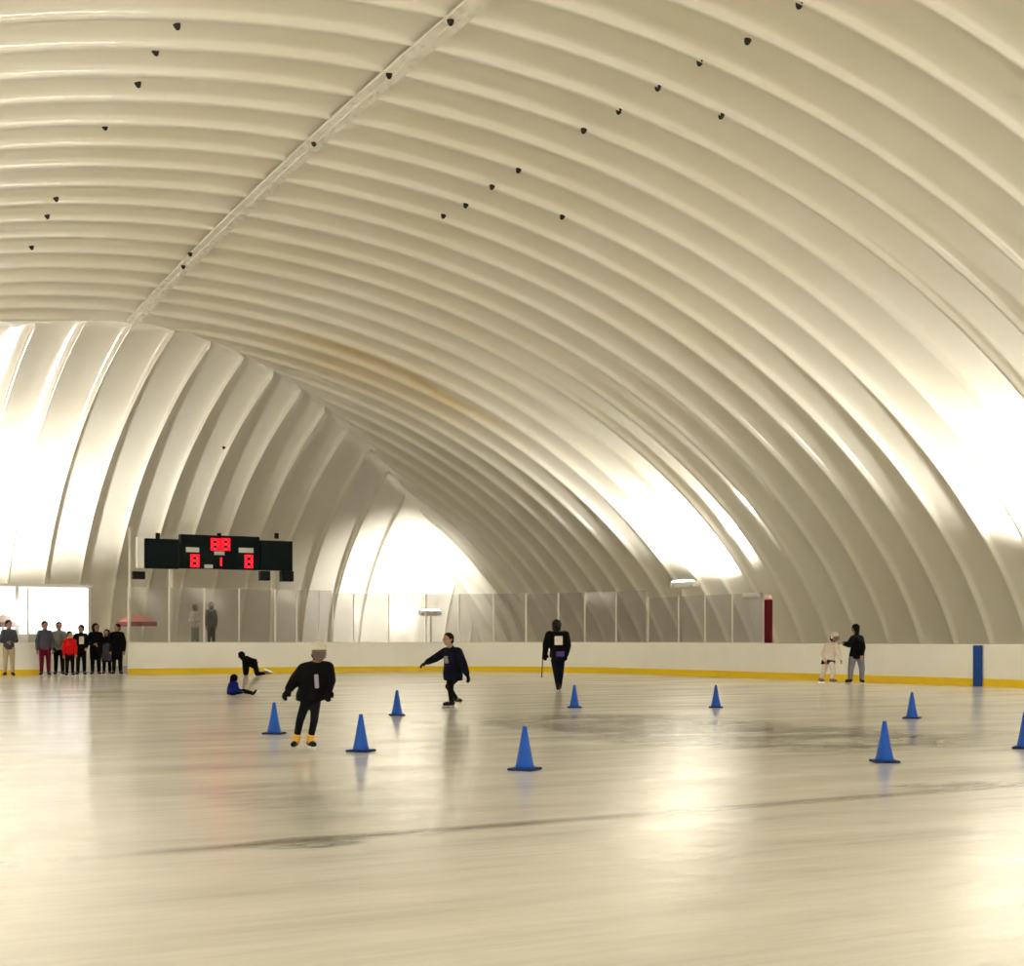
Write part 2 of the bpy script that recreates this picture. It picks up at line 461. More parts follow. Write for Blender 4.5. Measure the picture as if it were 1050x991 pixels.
# red post at the end of the glass, blue stripe on the low board
p = XR
r = tag(empty('padded_post', (p.x + .06, p.y - .16, 0)), 'dark red padded post at the end of the rink glass', 'post')
bm = bmesh.new(); box(bm, (0, 0, BT + .70), (.17, .24, 1.36), bev=.03); obj('pad', bm, M_RED, r)
bm = bmesh.new(); box(bm, (0, 0, BT + 1.45), (.15, .21, .14), bev=.03); obj('cap', bm, M_PINK, r)
v, s = on_u(1003, UB)
bm = bmesh.new(); box(bm, (0, 0, .535), (.035, .30, 1.07), bev=.008)
o = obj('line_marker', bm, M_LINE); o.location = (UB - .019, v, 0)
tag(o, 'blue upright stripe on the low white rink board', 'stripe')

# ---------------------------------------------------------------- cones
def make_cone():
    r = empty('traffic_cone', (0, 0, 0))
    bm = bmesh.new()
    rings = lathe(bm, [(.088, .022), (.090, .03), (.082, .06), (.06, .17), (.042, .27), (.026, .36), (.020, .402), (.012, .407), (.010, .40)], 24)
    bm.faces.new(rings[-1])
    obj('cone_body', bm, M_BLUE, r, smooth=True)
    bm = bmesh.new(); box(bm, (0, 0, .012), (.25, .25, .024), bev=.009); obj('base', bm, M_BLUEBASE, r)
    return r
proto = None
for (x, y, lab) in ((281, 753, 'blue cone to the left of the skater in the white helmet'),
                    (370, 771, 'blue cone just right of the skater in the white helmet'),
                    (407, 734, 'small blue cone between the white helmet skater and the skater stretching an arm'),
                    (538, 790, 'blue cone nearest the camera, largest in the picture'),
                    (589, 726, 'blue cone at the feet of the skater seen from behind'),
                    (734, 726, 'blue cone standing alone in front of the right boards'),
                    (935, 737, 'far blue cone just behind the near one at the right'),
                    (907, 782, 'near blue cone at the right, beyond the dark scraped ice'),
                    (1051, 768, 'blue cone cut off by the right edge of the picture')):
    if proto is None: proto = make_cone(); c = proto
    else: c = copy_tree(proto)
    u, v, k = on_ice(x, y)
    c.location = (u, v, 0); c.rotation_euler.z = random.uniform(-.5, .5) - TH
    tag(c, lab, 'cone', 'blue training cones on the ice')

# ---------------------------------------------------------------- scoreboard
SV = 54.0
def sb(x, y):
    u, s = on_v(x, SV); return u, EYE + (HZ - y) * s / F
uL, _ = sb(147, 560); uR, _ = sb(300, 560)
u0c, _ = sb(222, 560)
r = tag(empty('scoreboard', (u0c, SV, -.03)), 'black scoreboard with red lit digits above the far end glass', 'scoreboard')
def sbbox(name, x0, x1, y0, y1, dep, m, y_off=0.0, bev=.02, parent=None):
    a, za = sb(x0, y1); b, zb = sb(x1, y0)
    zm0 = za; zm1 = zb
    bm = bmesh.new(); box(bm, ((a + b) / 2 - u0c, y_off, (zm0 + zm1) / 2 + .03), (b - a, dep, zm1 - zm0), bev=bev)
    return obj(name, bm, m, parent or r)
ctr = sbbox('display_panel', 184, 265, 551, 583, .30, M_SLATE)
sbbox('side_panel', 148, 182.5, 553.5, 583, .26, M_SLATE)
sbbox('side_panel', 266.5, 299, 555.5, 585, .26, M_SLATE)
sbbox('end_cover', 140, 147.2, 551, 583, .22, M_CAP)
for x0, x1, y0, y1 in ((135, 148, 586.5, 594), (266, 276, 586, 595.5), (287.5, 300, 586, 596.5)):
    sp = sbbox('speaker', x0, x1, y0, y1, .3, M_BLACK)
for x in (176.5, 281.5):
    u, z = sb(x, 583)
    bm = bmesh.new(); box(bm, (u - u0c, .20, 2.4), (.14, .14, 4.8), bev=.015); obj('support_post', bm, M_POST, r)
for x in (162, 225, 284):
    u, z = sb(x, 551)
    bm = bmesh.new(); box(bm, (u - u0c, .05, z + .08), (.16, .1, .22), bev=.02); obj('bracket', bm, M_BLACK, r)
for x0, x1, y0, y1 in ((189.5, 203, 562, 566.5), (243.5, 258.5, 562.5, 567), (218.5, 229, 566, 569.5), (208.5, 217, 579.5, 583)):
    sbbox('caption_plate', x0, x1, y0, y1, .02, M_PLATE, -.155, .004)
SEG = {'8': 'abcdefg', '1': 'bc', '0': 'abcdef'}
def digit(ch, x0, x1, y0, y1):
    a, z0 = sb(x0, y1); b, z1 = sb(x1, y0); z0 += .03; z1 += .03; a -= u0c; b -= u0c
    w, h, t = b - a, z1 - z0, (b - a) * .30
    zc = (z0 + z1) / 2; bm = bmesh.new(); Y = -.158
    R = {'a': ((a + b) / 2, z1 - t / 2, w, t), 'd': ((a + b) / 2, z0 + t / 2, w, t), 'g': ((a + b) / 2, zc, w, t),
         'f': (a + t / 2, (zc + z1) / 2, t, h / 2), 'b': (b - t / 2, (zc + z1) / 2, t, h / 2),
         'e': (a + t / 2, (zc + z0) / 2, t, h / 2), 'c': (b - t / 2, (zc + z0) / 2, t, h / 2)}
    for s_ in SEG[ch]:
        x, z, ww, hh = R[s_]; box(bm, (x, Y, z), (ww * .96, .02, hh * .92))
    o = obj('digit', bm, M_LED, r)
digit('8', 214.8, 224.2, 552.5, 565); digit('8', 225.3, 234.7, 552.5, 565)
digit('8', 194, 203, 569, 582); digit('8', 249.5, 258, 569.5, 583)
digit('1', 219.5, 226.5, 572, 581)

# white pole left of the scoreboard
u, s = on_v(133, 52.6)
r = tag(empty('pole', (u, 52.6, -.03)), 'slim white pole between the dark gate and the scoreboard', 'pole')
bm = bmesh.new(); cone(bm, (0, 0, 0), (0, 0, EYE + 117 * s / F), .055, .045); obj('shaft', bm, M_POST, r, True)
bm = bmesh.new(); cone(bm, (0, 0, 0), (0, 0, .03), .16, .16); obj('base_plate', bm, M_POST, r)

# ---------------------------------------------------------------- flood lamps on stands
def lamp_stand(u, v, z, aim, label, wide=.9):
    """aim = horizontal direction the reflector leans to"""
    ang = math.atan2(aim[1], aim[0]) - PI / 2
    r = tag(empty('floodlight', (u, v, -.03), ang), label, 'floodlight', 'floodlights round the rink')
    bm = bmesh.new(); cone(bm, (0, -.15, 0), (0, -.15, z - .2), .035, .03); obj('pole', bm, M_POLE, r, True)
    bm = bmesh.new(); cone(bm, (0, -.15, 0), (0, -.15, .03), .22, .22); obj('base_plate', bm, M_DARKSTEEL, r)
    tilt = Matrix.Rotation(math.radians(-18), 4, 'X')
    bm = bmesh.new(); box(bm, (0, -.12, z - .16), (wide * 1.06, .05, .06)); box(bm, (-wide * .52, 0, z - .06), (.03, .3, .2)); box(bm, (wide * .52, 0, z - .06), (.03, .3, .2))
    obj('yoke', bm, M_POST, r)
    # tray-shaped reflector housing, open to the top
    bm = bmesh.new()
    L = [(-wide / 2, -.2), (wide / 2, -.2), (wide / 2, .2), (-wide / 2, .2)]
    top = [bm.verts.new(tilt @ Vector((x, y, .0)) + Vector((0, 0, z - .03))) for x, y in L]
    bot = [bm.verts.new(tilt @ Vector((x * .7, y * .6, -.16)) + Vector((0, 0, z - .03))) for x, y in L]
    bm.faces.new(bot[::-1])
    for i in range(4): bm.faces.new((bot[i], bot[(i + 1) % 4], top[(i + 1) % 4], top[i]))
    obj('housing', bm, M_CAP, r)
    bm = bmesh.new(); box(bm, (0, 0, 0), (wide * .93, .36, .16), bev=.07)
    for v_ in bm.verts: v_.co = tilt @ v_.co + Vector((0, 0, z - .0))
    obj('lens', bm, M_LENS, r)
    return r
lamp_stand(29.3, 61.6, 2.6, (.12, .92), 'floodlight in the far corner behind the curved glass', 1.0)
lamp_stand(32.0, 44.8, 3.42, (1, 0), 'bright floodlight behind the right glass, washing the dome wall', 1.35)
lamp_stand(32.0, 27.8, 3.42, (1, 0), 'floodlight at the right edge above the low boards', .9)
lamp_stand(9.6, 62, 3.42, (0, 1), 'floodlight above the bright entrance booth at the far left', 1.0)
# small unlit lamp head by the red post
pt = path_point('right', 769); v = on_u(770, 29.6)[0]
r = tag(empty('work_light', (29.6, v, -.03)), 'small white lamp head on a pole left of the dark red post', 'lamp')
bm = bmesh.new(); cone(bm, (0, 0, 0), (0, 0, 2.62), .03, .03); obj('pole', bm, M_POST, r, True)
bm = bmesh.new(); box(bm, (0, 0, 2.70), (.22, .72, .17), bev=.05); obj('head', bm, M_CAP, r, True)
# ---------------------------------------------------------------- entrance booth, parasols
M_BOOTH = mat('booth_vinyl', (.84, .83, .80), .5)
M_DAY = mat('daylit_panel', (.95, .96, 1.0), .5, emit=1.5)
BV = 57.5
ua, s = on_v(-30, BV); ub, s2 = on_v(93, BV)
zt = EYE + 55 * s2 / F
r = tag(empty('entrance_booth', ((ua + ub) / 2, BV, -.03)), 'white entrance booth with a daylit front behind the left gate', 'booth')
wB = ub - ua
bm = bmesh.new(); box(bm, (-wB / 2 + .05, 1.0, zt / 2), (.1, 2.0, zt)); box(bm, (wB / 2 - .05, 1.0, zt / 2), (.1, 2.0, zt)); box(bm, (0, 1.95, zt / 2), (wB, .1, zt))
obj('wall', bm, M_BOOTH, r)
bm = bmesh.new(); box(bm, (0, .95, zt + .05), (wB + .1, 2.2, .1), bev=.02); obj('roof', bm, M_BOOTH, r)
for a, b in ((-wB / 2 + .1, -.62), (-.5, wB / 2 - .1)):
    bm = bmesh.new(); box(bm, ((a + b) / 2, .03, zt / 2 + .7), (b - a, .03, zt - 1.5)); obj('window', bm, M_DAY, r)
    bm = bmesh.new(); box(bm, ((a + b) / 2, .03, .75), (b - a, .05, 1.45)); obj('lower_panel', bm, M_BOOTH, r)
bm = bmesh.new(); box(bm, (-.56, 0, zt / 2), (.12, .12, zt)); obj('mullion', bm, M_POST, r)

def parasol(x, y_top, y_edge, v, R_, mtop, mval, label):
    u, s = on_v(x, v); k = s / F
    zt_ = EYE + (HZ - y_top) * k + .03; ze = EYE + (HZ - y_edge) * k + .03
    r = tag(empty('parasol', (u, v, -.03)), label, 'parasol', 'parasols behind the far boards')
    bm = bmesh.new()
    lathe(bm, [(.02, zt_), (R_ * .35, zt_ - (zt_ - ze) * .22), (R_ * .7, zt_ - (zt_ - ze) * .6), (R_, ze), (R_ * .98, ze - .02), (R_ * .68, zt_ - (zt_ - ze) * .66), (.02, zt_ - .04)], 8)
    obj('canopy', bm, mtop, r)
    bm = bmesh.new(); n = 8
    ra = [bm.verts.new((R_ * 1.0 * math.cos(2 * PI * i / n), R_ * math.sin(2 * PI * i / n), ze)) for i in range(n)]
    rb = [bm.verts.new((R_ * 1.01 * math.cos(2 * PI * i / n), R_ * 1.01 * math.sin(2 * PI * i / n), ze - .16)) for i in range(n)]
    for i in range(n): bm.faces.new((ra[i], ra[(i + 1) % n], rb[(i + 1) % n], rb[i]))
    obj('valance', bm, mval, r)
    bm = bmesh.new(); cone(bm, (0, 0, .05), (0, 0, zt_ + .06), .025, .025); obj('pole', bm, M_POST, r, True)
    bm = bmesh.new(); lathe(bm, [(.001, .1), (.05, .1), (.22, .05), (.24, .0), (.001, 0)], 20); obj('base', bm, M_DARKSTEEL, r, True)
parasol(3, 631, 638.5, 53.6, .72, M_CANWHITE, M_CANRED, 'whitish parasol with a dark red fringe at the left edge')
parasol(141, 630, 638, 54.0, .74, M_CANPINK, M_CANRED, 'pink parasol behind the boards right of the dark gate')

# ---------------------------------------------------------------- ridge seam and small fittings of the dome
def ridge_pt(v): return Hv(v) + BULGE * .3 * .25
bm = bmesh.new()
vs = [V0 + .1 + i * .22 for i in range(int((VE - V0) / .22) + 1)] + [VE]
sec = [(-.24, .0), (-.22, -.03), (-.05, -.035), (-.035, -.06), (.035, -.06), (.05, -.035), (.22, -.03), (.24, .0)]
rings = [[bm.verts.new((U0 + a, v, Hv(v) + z + (random.uniform(-.03, .012) if z < 0 else 0))) for a, z in sec] for v in vs]
for a, b in zip(rings, rings[1:]):
    for i in range(len(sec) - 1): bm.faces.new((a[i], b[i], b[i + 1], a[i + 1]))
o = obj('trim_1', bm, M_SEAM); o['kind'] = 'structure'
# clamps strung along the ridge and over the membrane
def dome_hit(x, y):
    X = (x - 525) / F; d = (X * CT + ST, -X * ST + CT, (HZ - y) / F)
    for i in range(800, 9000):
        s = i * .01; u, v, z = d[0] * s, d[1] * s, EYE + d[2] * s
        if z > Hv(v) * prof((u - U0) / W) - .02: return Vector((u, v, z))
M_CLAMP = mat('clamp_rubber', (.03, .026, .02), .7, spec=.2)
M_WPATCH = mat('white_patch', (.9, .89, .86), .25)
cp = None
for k, (x, y) in enumerate(((181, 24), (159, 51), (141, 84), (107, 128), (57, 202), (48, 220), (32, 252), (820, 3), (767, 40), (718, 62), (675, 88), (635, 112),
               (599, 132), (740, 117), (532, 173), (577, 221), (505, 190), (478, 209), (455, 220), (462, 20), (399, 75), (322, 145), (188, 272), (195, 259), (230, 458))):
    p = dome_hit(x, y)
    if y > 400:
        u, s = 0, 0
        X = (x - 525) / F; d = (X * CT + ST, -X * ST + CT, (HZ - y) / F)
        for i in range(4000, 9000):
            s = i * .01; q = Vector((d[0] * s, d[1] * s, EYE + d[2] * s))
            if q.y > VE and q.z > HE * prof_end((q.y - VE) / DE): p = q; break
    if cp is None:
        cp = empty('cable_clamp', (0, 0, 0))
        bm = bmesh.new(); ball(bm, (0, 0, -.05), (.05, .05, .045)); obj('clamp_body', bm, M_CLAMP, cp, True)
        bm = bmesh.new(); cone(bm, (0, 0, -.04), (0, 0, .02), .06, .075, 14); obj('collar', bm, M_CLAMP, cp)
        c = cp
    else: c = copy_tree(cp)
    n = Vector((U0 - p.x, 0, -(p.z + 6))).normalized()
    c.location = p + n * .035
    c.rotation_euler = (-n).to_track_quat('Z', 'Y').to_euler()
    tag(c, 'small dark cable clamp on the pale dome membrane', 'cable clamp', 'dark cable clamps dotted over the dome membrane')

# ---------------------------------------------------------------- people
def clothm(name, col, rough=.8): return mat(name, col, rough, noise=.25, nscale=6, spec=.08)
SKIN = mat('skin', (.36, .205, .14), .55, spec=.3)
C_BLACK = clothm('black_cloth', (.0035, .0035, .004)); C_NAVY = clothm('navy_cloth', (.004, .005, .013))
C_CHAR = clothm('charcoal_cloth', (.006, .007, .009)); C_BLUE = clothm('blue_cloth', (.006, .012, .15))
C_JEAN = clothm('grey_blue_denim', (.17, .175, .215)); C_WHITE = clothm('white_cloth', (.70, .62, .56))
C_RED = clothm('red_cloth', (.50, .008, .006)); C_MAROON = clothm('maroon_cloth', (.10, .003, .015))
C_GREY = clothm('grey_cloth', (.20, .215, .205)); C_TAN = clothm('tan_cloth', (.42, .34, .22)); C_SLATE = clothm('slate_cloth', (.06, .065, .085))
C_PALE = clothm('pale_cloth', (.55, .50, .44)); C_LILAC = clothm('lilac_cloth', (.30, .27, .36)); C_PURPLE = clothm('purple_cloth', (.075, .05, .20))
HAIR = mat('dark_hair', (.005, .004, .0035), .7, spec=.1)
HELM_W = mat('white_helmet', (.82, .79, .70), .35); HELM_K = mat('black_helmet', (.004, .004, .0045), .5, spec=.15)
BOOT_Y = mat('tan_yellow_boot', (.62, .34, .03), .5); BOOT_K = mat('black_boot', (.005, .0045, .004), .5, spec=.15); BOOT_B = mat('brown_boot', (.16, .09, .035), .5)
FACE_D = mat('eye_dark', (.02, .015, .012), .3); LIPS = mat('lips', (.32, .11, .09), .5)

def limb(bm, pts, rad, n=14):
    for (a, b, ra, rb) in zip(pts, pts[1:], rad, rad[1:]): cone(bm, a, b, ra, rb, n)
    for p, r_ in zip(pts, rad): ball(bm, p, r_ * .99)
def loft(bm, secs, n=20):
    """secs: (centre, side unit, half width, depth unit, half depth)"""
    rings = []
    for c, sd, w, dp, d in secs:
        rings.append([bm.verts.new(c + sd * (w * math.cos(2 * PI * i / n)) + dp * (d * math.sin(2 * PI * i / n))) for i in range(n)])
    for a, b in zip(rings, rings[1:]):
        for i in range(n): bm.faces.new((a[i], a[(i + 1) % n], b[(i + 1) % n], b[i]))
    bm.faces.new(rings[0][::-1]); bm.faces.new(rings[-1])
    bmesh.ops.recalc_face_normals(bm, faces=bm.faces)
def fuse(name, bm, m, parent, vox, smooth=4):
    """join the overlapping volumes into one continuous skin"""
    tmp = D.meshes.new(name); bm.to_mesh(tmp); bm.free()
    o = D.objects.new(name, tmp); C.objects.link(o)
    md = o.modifiers.new('r', 'REMESH'); md.mode = 'VOXEL'; md.voxel_size = vox; md.use_smooth_shade = True
    sm_ = o.modifiers.new('s', 'SMOOTH'); sm_.factor = .5; sm_.iterations = smooth
    dg = bpy.context.evaluated_depsgraph_get()
    me = D.meshes.new_from_object(o.evaluated_get(dg))
    o.modifiers.clear(); o.data = me; me.name = name; D.meshes.remove(tmp)
    me.materials.clear(); me.materials.append(m)
    me.polygons.foreach_set('use_smooth', [True] * len(me.polygons))
    o.parent = parent
    return o
def hand(bm, wrist, elbow, k, curl=.5, toward=None, grow=0.0, up=Vector((0, 0, 1))):
    """palm, four unequal bent fingers and a thumb from the side of the palm; k = hand length"""
    d = (wrist - elbow).normalized()
    w = d.cross(up)
    w = w.normalized() if w.length > .2 else d.cross(Vector((0, 1, 0))).normalized()
    nrm = w.cross(d).normalized()
    if toward is not None and nrm.dot(toward - wrist) > 0: nrm = -nrm; w = -w      # fingers close towards the body
    pc = wrist + d * (k * .28)
    rot = Matrix((w, nrm, d)).transposed().to_4x4()
    ball(bm, pc, (k * .22 + grow, k * .085 + grow, k * .30 + grow), rot)
    for i, (off, ln) in enumerate(((-.165, .42), (-.055, .48), (.055, .45), (.165, .35))):
        p = wrist + d * (k * .50) + w * (off * k)
        L = ln * k; pts = [p]; a = curl * .45
        for f_ in (.45, .32, .23):
            p = p + (d * math.cos(a) + nrm * -math.sin(a)) * (L * f_); pts.append(p); a += curl
        r0 = k * .05 + grow
        limb(bm, pts, (r0, r0 * .95, r0 * .88, r0 * .75), 8)
    p = wrist + d * (k * .16) + w * (-.18 * k)
    t = (d * .65 - w * .6 - nrm * .35).normalized()
    q = p + t * (k * .24); e = q + (d * .85 - nrm * .4).normalized() * (k * .2)
    limb(bm, [p, q, e], (k * .066 + grow, k * .056 + grow, k * .045 + grow), 8)

def person(px, py, label, J, k=None, z0=0.0, group=None, face=(0, -1), jacket=C_BLACK, trousers=C_BLACK, boots=BOOT_K, head='hair', build=1.0,
           skates=True, vox=.011, gloves=None, toes=((0, -1), (0, -1)), jacket_len=.10, extras=(), curl=.55, hr=None, yaw_face=None, headmat=None, depth=None, features=True, face_tilt=0.0, puff=.0, leg=1.0, cuff=None, dy=0.0):
    """J: joints as (pixel x, pixel y, depth offset in metres); the root stands at pixel (px, py)"""
    if depth is None: u, v, k = on_ice(px, py, z0)
    else:
        u, s_ = on_v(px, depth); v = depth; k = s_ / F; py = HZ + (EYE - z0) / k
    yaw = math.atan2(v, u) - PI / 2
    R_ = tag(empty('person', (u, v, z0), yaw), label, 'person', group)
    P = {n: Vector(((a[0] - px) * k, a[2], (py - a[1] - dy) * k)) for n, a in J.items()}
    b = build
    hd, nk, ch, pv = P['head'], P['neck'], P['chest'], P['pelvis']
    fd = Vector((face[0], face[1], face_tilt)).normalized(); sd = Vector((-fd.y, fd.x, 0)).normalized(); up = sd.cross(fd).normalized()
    if up.z < 0: up, sd = -up, -sd
    hr = hr or .115 * b
    HR = Matrix((sd, fd, up)).transposed().to_4x4()
    # --- body: one continuous surface
    bm = bmesh.new()
    ball(bm, hd + up * (.12 * hr), (hr * .74, hr * .86, hr * .90), HR, 3)
    ball(bm, hd - up * (.42 * hr) + fd * (.16 * hr), (hr * .54, hr * .60, hr * .58), HR, 3)          # jaw
    cone(bm, hd + fd * (.80 * hr) + up * (.12 * hr), hd + fd * (1.02 * hr) - up * (.22 * hr), hr * .07, hr * .16, 10)   # nose
    ball(bm, hd + fd * (1.0 * hr) - up * (.2 * hr), hr * .13)
    for q in (-1, 1): ball(bm, hd + sd * (q * .76 * hr) - up * (.05 * hr), (hr * .10, hr * .18, hr * .26), HR)           # ears
    limb(bm, [hd - up * (.3 * hr), nk], (hr * .50, hr * .52))
    sh = (P['sl'] - P['sr']); shw = sh.length / 2; shd = sh.normalized()
    hp = (P['hl'] - P['hr']); hpd = hp.normalized() if hp.length > .01 else shd
    ax = (ch - pv).normalized(); dp1 = ax.cross(shd).normalized(); dp2 = ax.cross(hpd).normalized()
    if dp1.dot(dp2) < 0: dp2 = -dp2
    mid = pv.lerp(ch, .5)
    def torso(bm, g, low):
        loft(bm, [(pv - ax * (low), hpd, .135 * b + g, dp2, .098 * b + g), (pv + ax * .02, hpd, .145 * b + g, dp2, .102 * b + g),
                  (mid, (hpd + shd).normalized(), .125 * b + g, (dp1 + dp2).normalized(), .09 * b + g),
                  (ch, shd, shw * .88 + g, dp1, .105 * b + g), (ch.lerp(nk, .5), shd, shw * .80 + g, dp1, .085 * b + g), (nk.lerp(ch, .1), shd, .055 * b + g, dp1, .05 * b + g)])
        limb(bm, [P['sl'], ch.lerp(nk, .45), P['sr']], (.050 * b + g * .8, .066 * b + g, .050 * b + g * .8))
    torso(bm, -.012, .05)
    fl, fr = P['fl'], P['fr']
    hk = .165 * b
    for q, s_, e_, h_ in ((1, 'sl', 'el', 'wl'), (-1, 'sr', 'er', 'wr')):
        limb(bm, [P[s_], P[e_], P[h_]], (.046 * b, .036 * b, .026 * b))
        hand(bm, P[h_], P[e_], hk, curl, pv)
    for h_, n_, a_, t_, q in (('hl', 'kl', 'fl', toes[0], 1), ('hr', 'kr', 'fr', toes[1], -1)):
        limb(bm, [P[h_], P[n_], P[a_]], (.070 * b * leg, .050 * b * leg, .034 * b * leg))
        td = Vector((t_[0], t_[1], t_[2] if len(t_) > 2 else 0)).normalized()
        limb(bm, [P[a_], P[a_] + td * .05 * b - Vector((0, 0, .01 * b))], (.030 * b, .022 * b))
    fuse('body', bm, SKIN, R_, vox * .62, 3)
    # --- clothes
    bm = bmesh.new(); torso(bm, .016 + puff, jacket_len)
    for s_, e_, h_ in (('sl', 'el', 'wl'), ('sr', 'er', 'wr')):
        w_ = P[e_].lerp(P[h_], .97); limb(bm, [P[s_], P[e_], w_], (.066 * b + puff * .7, .058 * b + puff * .7, .046 * b + puff * .4))
    limb(bm, [nk - (hd - nk) * .15, nk.lerp(hd, .28)], (.064 * b, .058 * b))
    fuse('jacket', bm, jacket, R_, vox)
    bm = bmesh.new()
    loft(bm, [(pv - ax * .09, hpd, .125 * b, dp2, .10 * b), (pv + ax * .06, hpd, .142 * b, dp2, .104 * b)])
    for h_, n_, a_ in (('hl', 'kl', 'fl'), ('hr', 'kr', 'fr')):
        limb(bm, [P[h_], P[n_], P[n_].lerp(P[a_], .92)], (.092 * b * leg, .068 * b * leg, .054 * b * leg))
    fuse('trousers', bm, trousers, R_, vox)
    # --- boots and blades
    for a_, n_, t_ in (('fl', 'kl', toes[0]), ('fr', 'kr', toes[1])):
        td = Vector((t_[0], t_[1], t_[2] if len(t_) > 2 else 0)).normalized()
        shin = (P[n_] - P[a_]).normalized()
        dn = -shin + td * shin.dot(td); dn = dn.normalized() if dn.length > .1 else Vector((0, 0, -1))
        A = P[a_]
        bm = bmesh.new()
        limb(bm, [A + shin * .07 * b, A], (.050 * b, .050 * b))
        limb(bm, [A + dn * .035 * b - td * .03 * b, A + dn * .045 * b + td * .07 * b, A + dn * .05 * b + td * .13 * b], (.043 * b, .042 * b, .034 * b))
        if cuff:
            b2 = bmesh.new(); limb(b2, [A + shin * .065 * b, A + shin * .02 * b, A + dn * .022 * b + td * .035 * b], (.059 * b, .058 * b, .050 * b))
        bo = fuse('skate' if skates else 'boot', bm, boots, R_, vox * .7, 3)
        if cuff: fuse('boot_cuff', b2, cuff, bo, vox * .7, 3)
        if skates:
            bm = bmesh.new(); c = A + dn * .10 * b + td * .045 * b
            X = td; Z = -dn; Y = Z.cross(X)
            box(bm, (0, 0, -.012), (.25 * b, .006, .024)); box(bm, (.07 * b, 0, .012), (.04 * b, .014, .05 * b)); box(bm, (-.07 * b, 0, .012), (.04 * b, .014, .05 * b))
            bmesh.ops.transform(bm, matrix=Matrix.Translation(c) @ Matrix((X, Y, Z)).transposed().to_4x4(), verts=bm.verts)
            obj('blade', bm, M_STEEL, bo)
    if gloves:
        for q, e_, h_ in ((1, 'el', 'wl'), (-1, 'er', 'wr')):
            bm = bmesh.new(); hand(bm, P[h_], P[e_], hk * 1.08, curl, pv, .010)
            limb(bm, [P[e_].lerp(P[h_], .92), P[h_] + (P[h_] - P[e_]).normalized() * .02], (.040 * b, .036 * b))
            fuse('glove', bm, gloves, R_, vox * .62, 2)
    # --- head covering
    bm = bmesh.new()
    if head == 'helmet':
        ball(bm, hd + up * (.26 * hr) - fd * (.06 * hr), (hr * .97, hr * 1.12, hr * .98), HR, 3)
        ring = bmesh.ops.bisect_plane(bm, geom=bm.verts[:] + bm.edges[:] + bm.faces[:], plane_co=hd + up * (.22 * hr) + fd * .2 * hr, plane_no=(up + fd * .22).normalized(), clear_inner=True)
        r2 = bmesh.ops.extrude_face_region(bm, geom=bm.faces[:])
        bmesh.ops.recalc_face_normals(bm, faces=bm.faces)
        for q in (-1, 1): ball(bm, hd + sd * (q * .84 * hr) - up * (.02 * hr), (hr * .13, hr * .36, hr * .42), HR)
        hm = obj('helmet', bm, headmat or HELM_W, R_, True)
        bm = bmesh.new(); ball(bm, hd - up * (.22 * hr) - fd * (.36 * hr), (hr * .78, hr * .58, hr * .72), HR, 3); obj('hair', bm, HAIR, R_, True)
        if features:
            bm = bmesh.new()                                   # wire cage over the face
            for q in (-.55, -.28, 0, .28, .55):
                limb(bm, [hd + sd * (q * hr) + up * (.22 * hr) + fd * ((1.10 - .5 * q * q) * hr), hd + sd * (q * hr) - up * (.35 * hr) + fd * ((1.16 - .5 * q * q) * hr), hd + sd * (q * .8 * hr) - up * (.85 * hr) + fd * ((.9 - .4 * q * q) * hr)], (.0045,) * 3, 6)
            for h_ in (.14, -.12, -.38, -.64):
                limb(bm, [hd + sd * (q * hr) + up * (h_ * hr) + fd * ((1.13 - .5 * q * q - (.18 if h_ < -.6 else 0)) * hr) for q in (-.74, -.45, 0, .45, .74)], (.0045,) * 5, 6)
            obj('face_cage', bm, M_DARKSTEEL, hm)
        bm = bmesh.new()
        for q in (-1, 1): limb(bm, [hd + sd * (q * .82 * hr) - up * .2 * hr, hd + sd * (q * .5 * hr) - up * (.85 * hr) + fd * .2 * hr, hd - up * (1.02 * hr) + fd * .3 * hr], (.006, .006, .006), 6)
        obj('strap', bm, BOOT_K, hm)
    elif head == 'hood':
        ball(bm, hd + up * (.12 * hr) - fd * (.10 * hr), (hr * .95, hr * 1.04, hr * 1.08), HR, 3)
        ball(bm, hd - up * (.55 * hr) - fd * (.15 * hr), (hr * .86, hr * .86, hr * .70), HR, 3)
        bmesh.ops.bisect_plane(bm, geom=bm.verts[:] + bm.edges[:] + bm.faces[:], plane_co=hd + fd * (.62 * hr), plane_no=(fd - up * .15).normalized(), clear_outer=True)
        obj('hood', bm, headmat or jacket, R_, True)
    elif head == 'cap':
        ball(bm, hd + up * (.28 * hr), (hr * .84, hr * .95, hr * .86), HR, 3)
        bmesh.ops.bisect_plane(bm, geom=bm.verts[:] + bm.edges[:] + bm.faces[:], plane_co=hd + up * (.30 * hr), plane_no=up, clear_inner=True)
        obj('hat', bm, headmat or HELM_K, R_, True)
    else:
        ball(bm, hd + up * (.22 * hr) - fd * (.10 * hr), (hr * .84, hr * .92, hr * .90), HR, 3)
        ball(bm, hd - up * (.20 * hr) - fd * (.42 * hr), (hr * .72, hr * .52, hr * .62), HR, 3)
        if head == 'long': ball(bm, hd - up * (.75 * hr) - fd * (.5 * hr), (hr * .66, hr * .34, hr * .7), HR, 3)
        # forehead hairline cut
        bmesh.ops.bisect_plane(bm, geom=bm.verts[:] + bm.edges[:] + bm.faces[:], plane_co=hd + fd * (.50 * hr) + up * (.42 * hr), plane_no=(fd - up * .55).normalized(), clear_outer=True)
        obj('hair', bm, headmat or HAIR, R_, True)
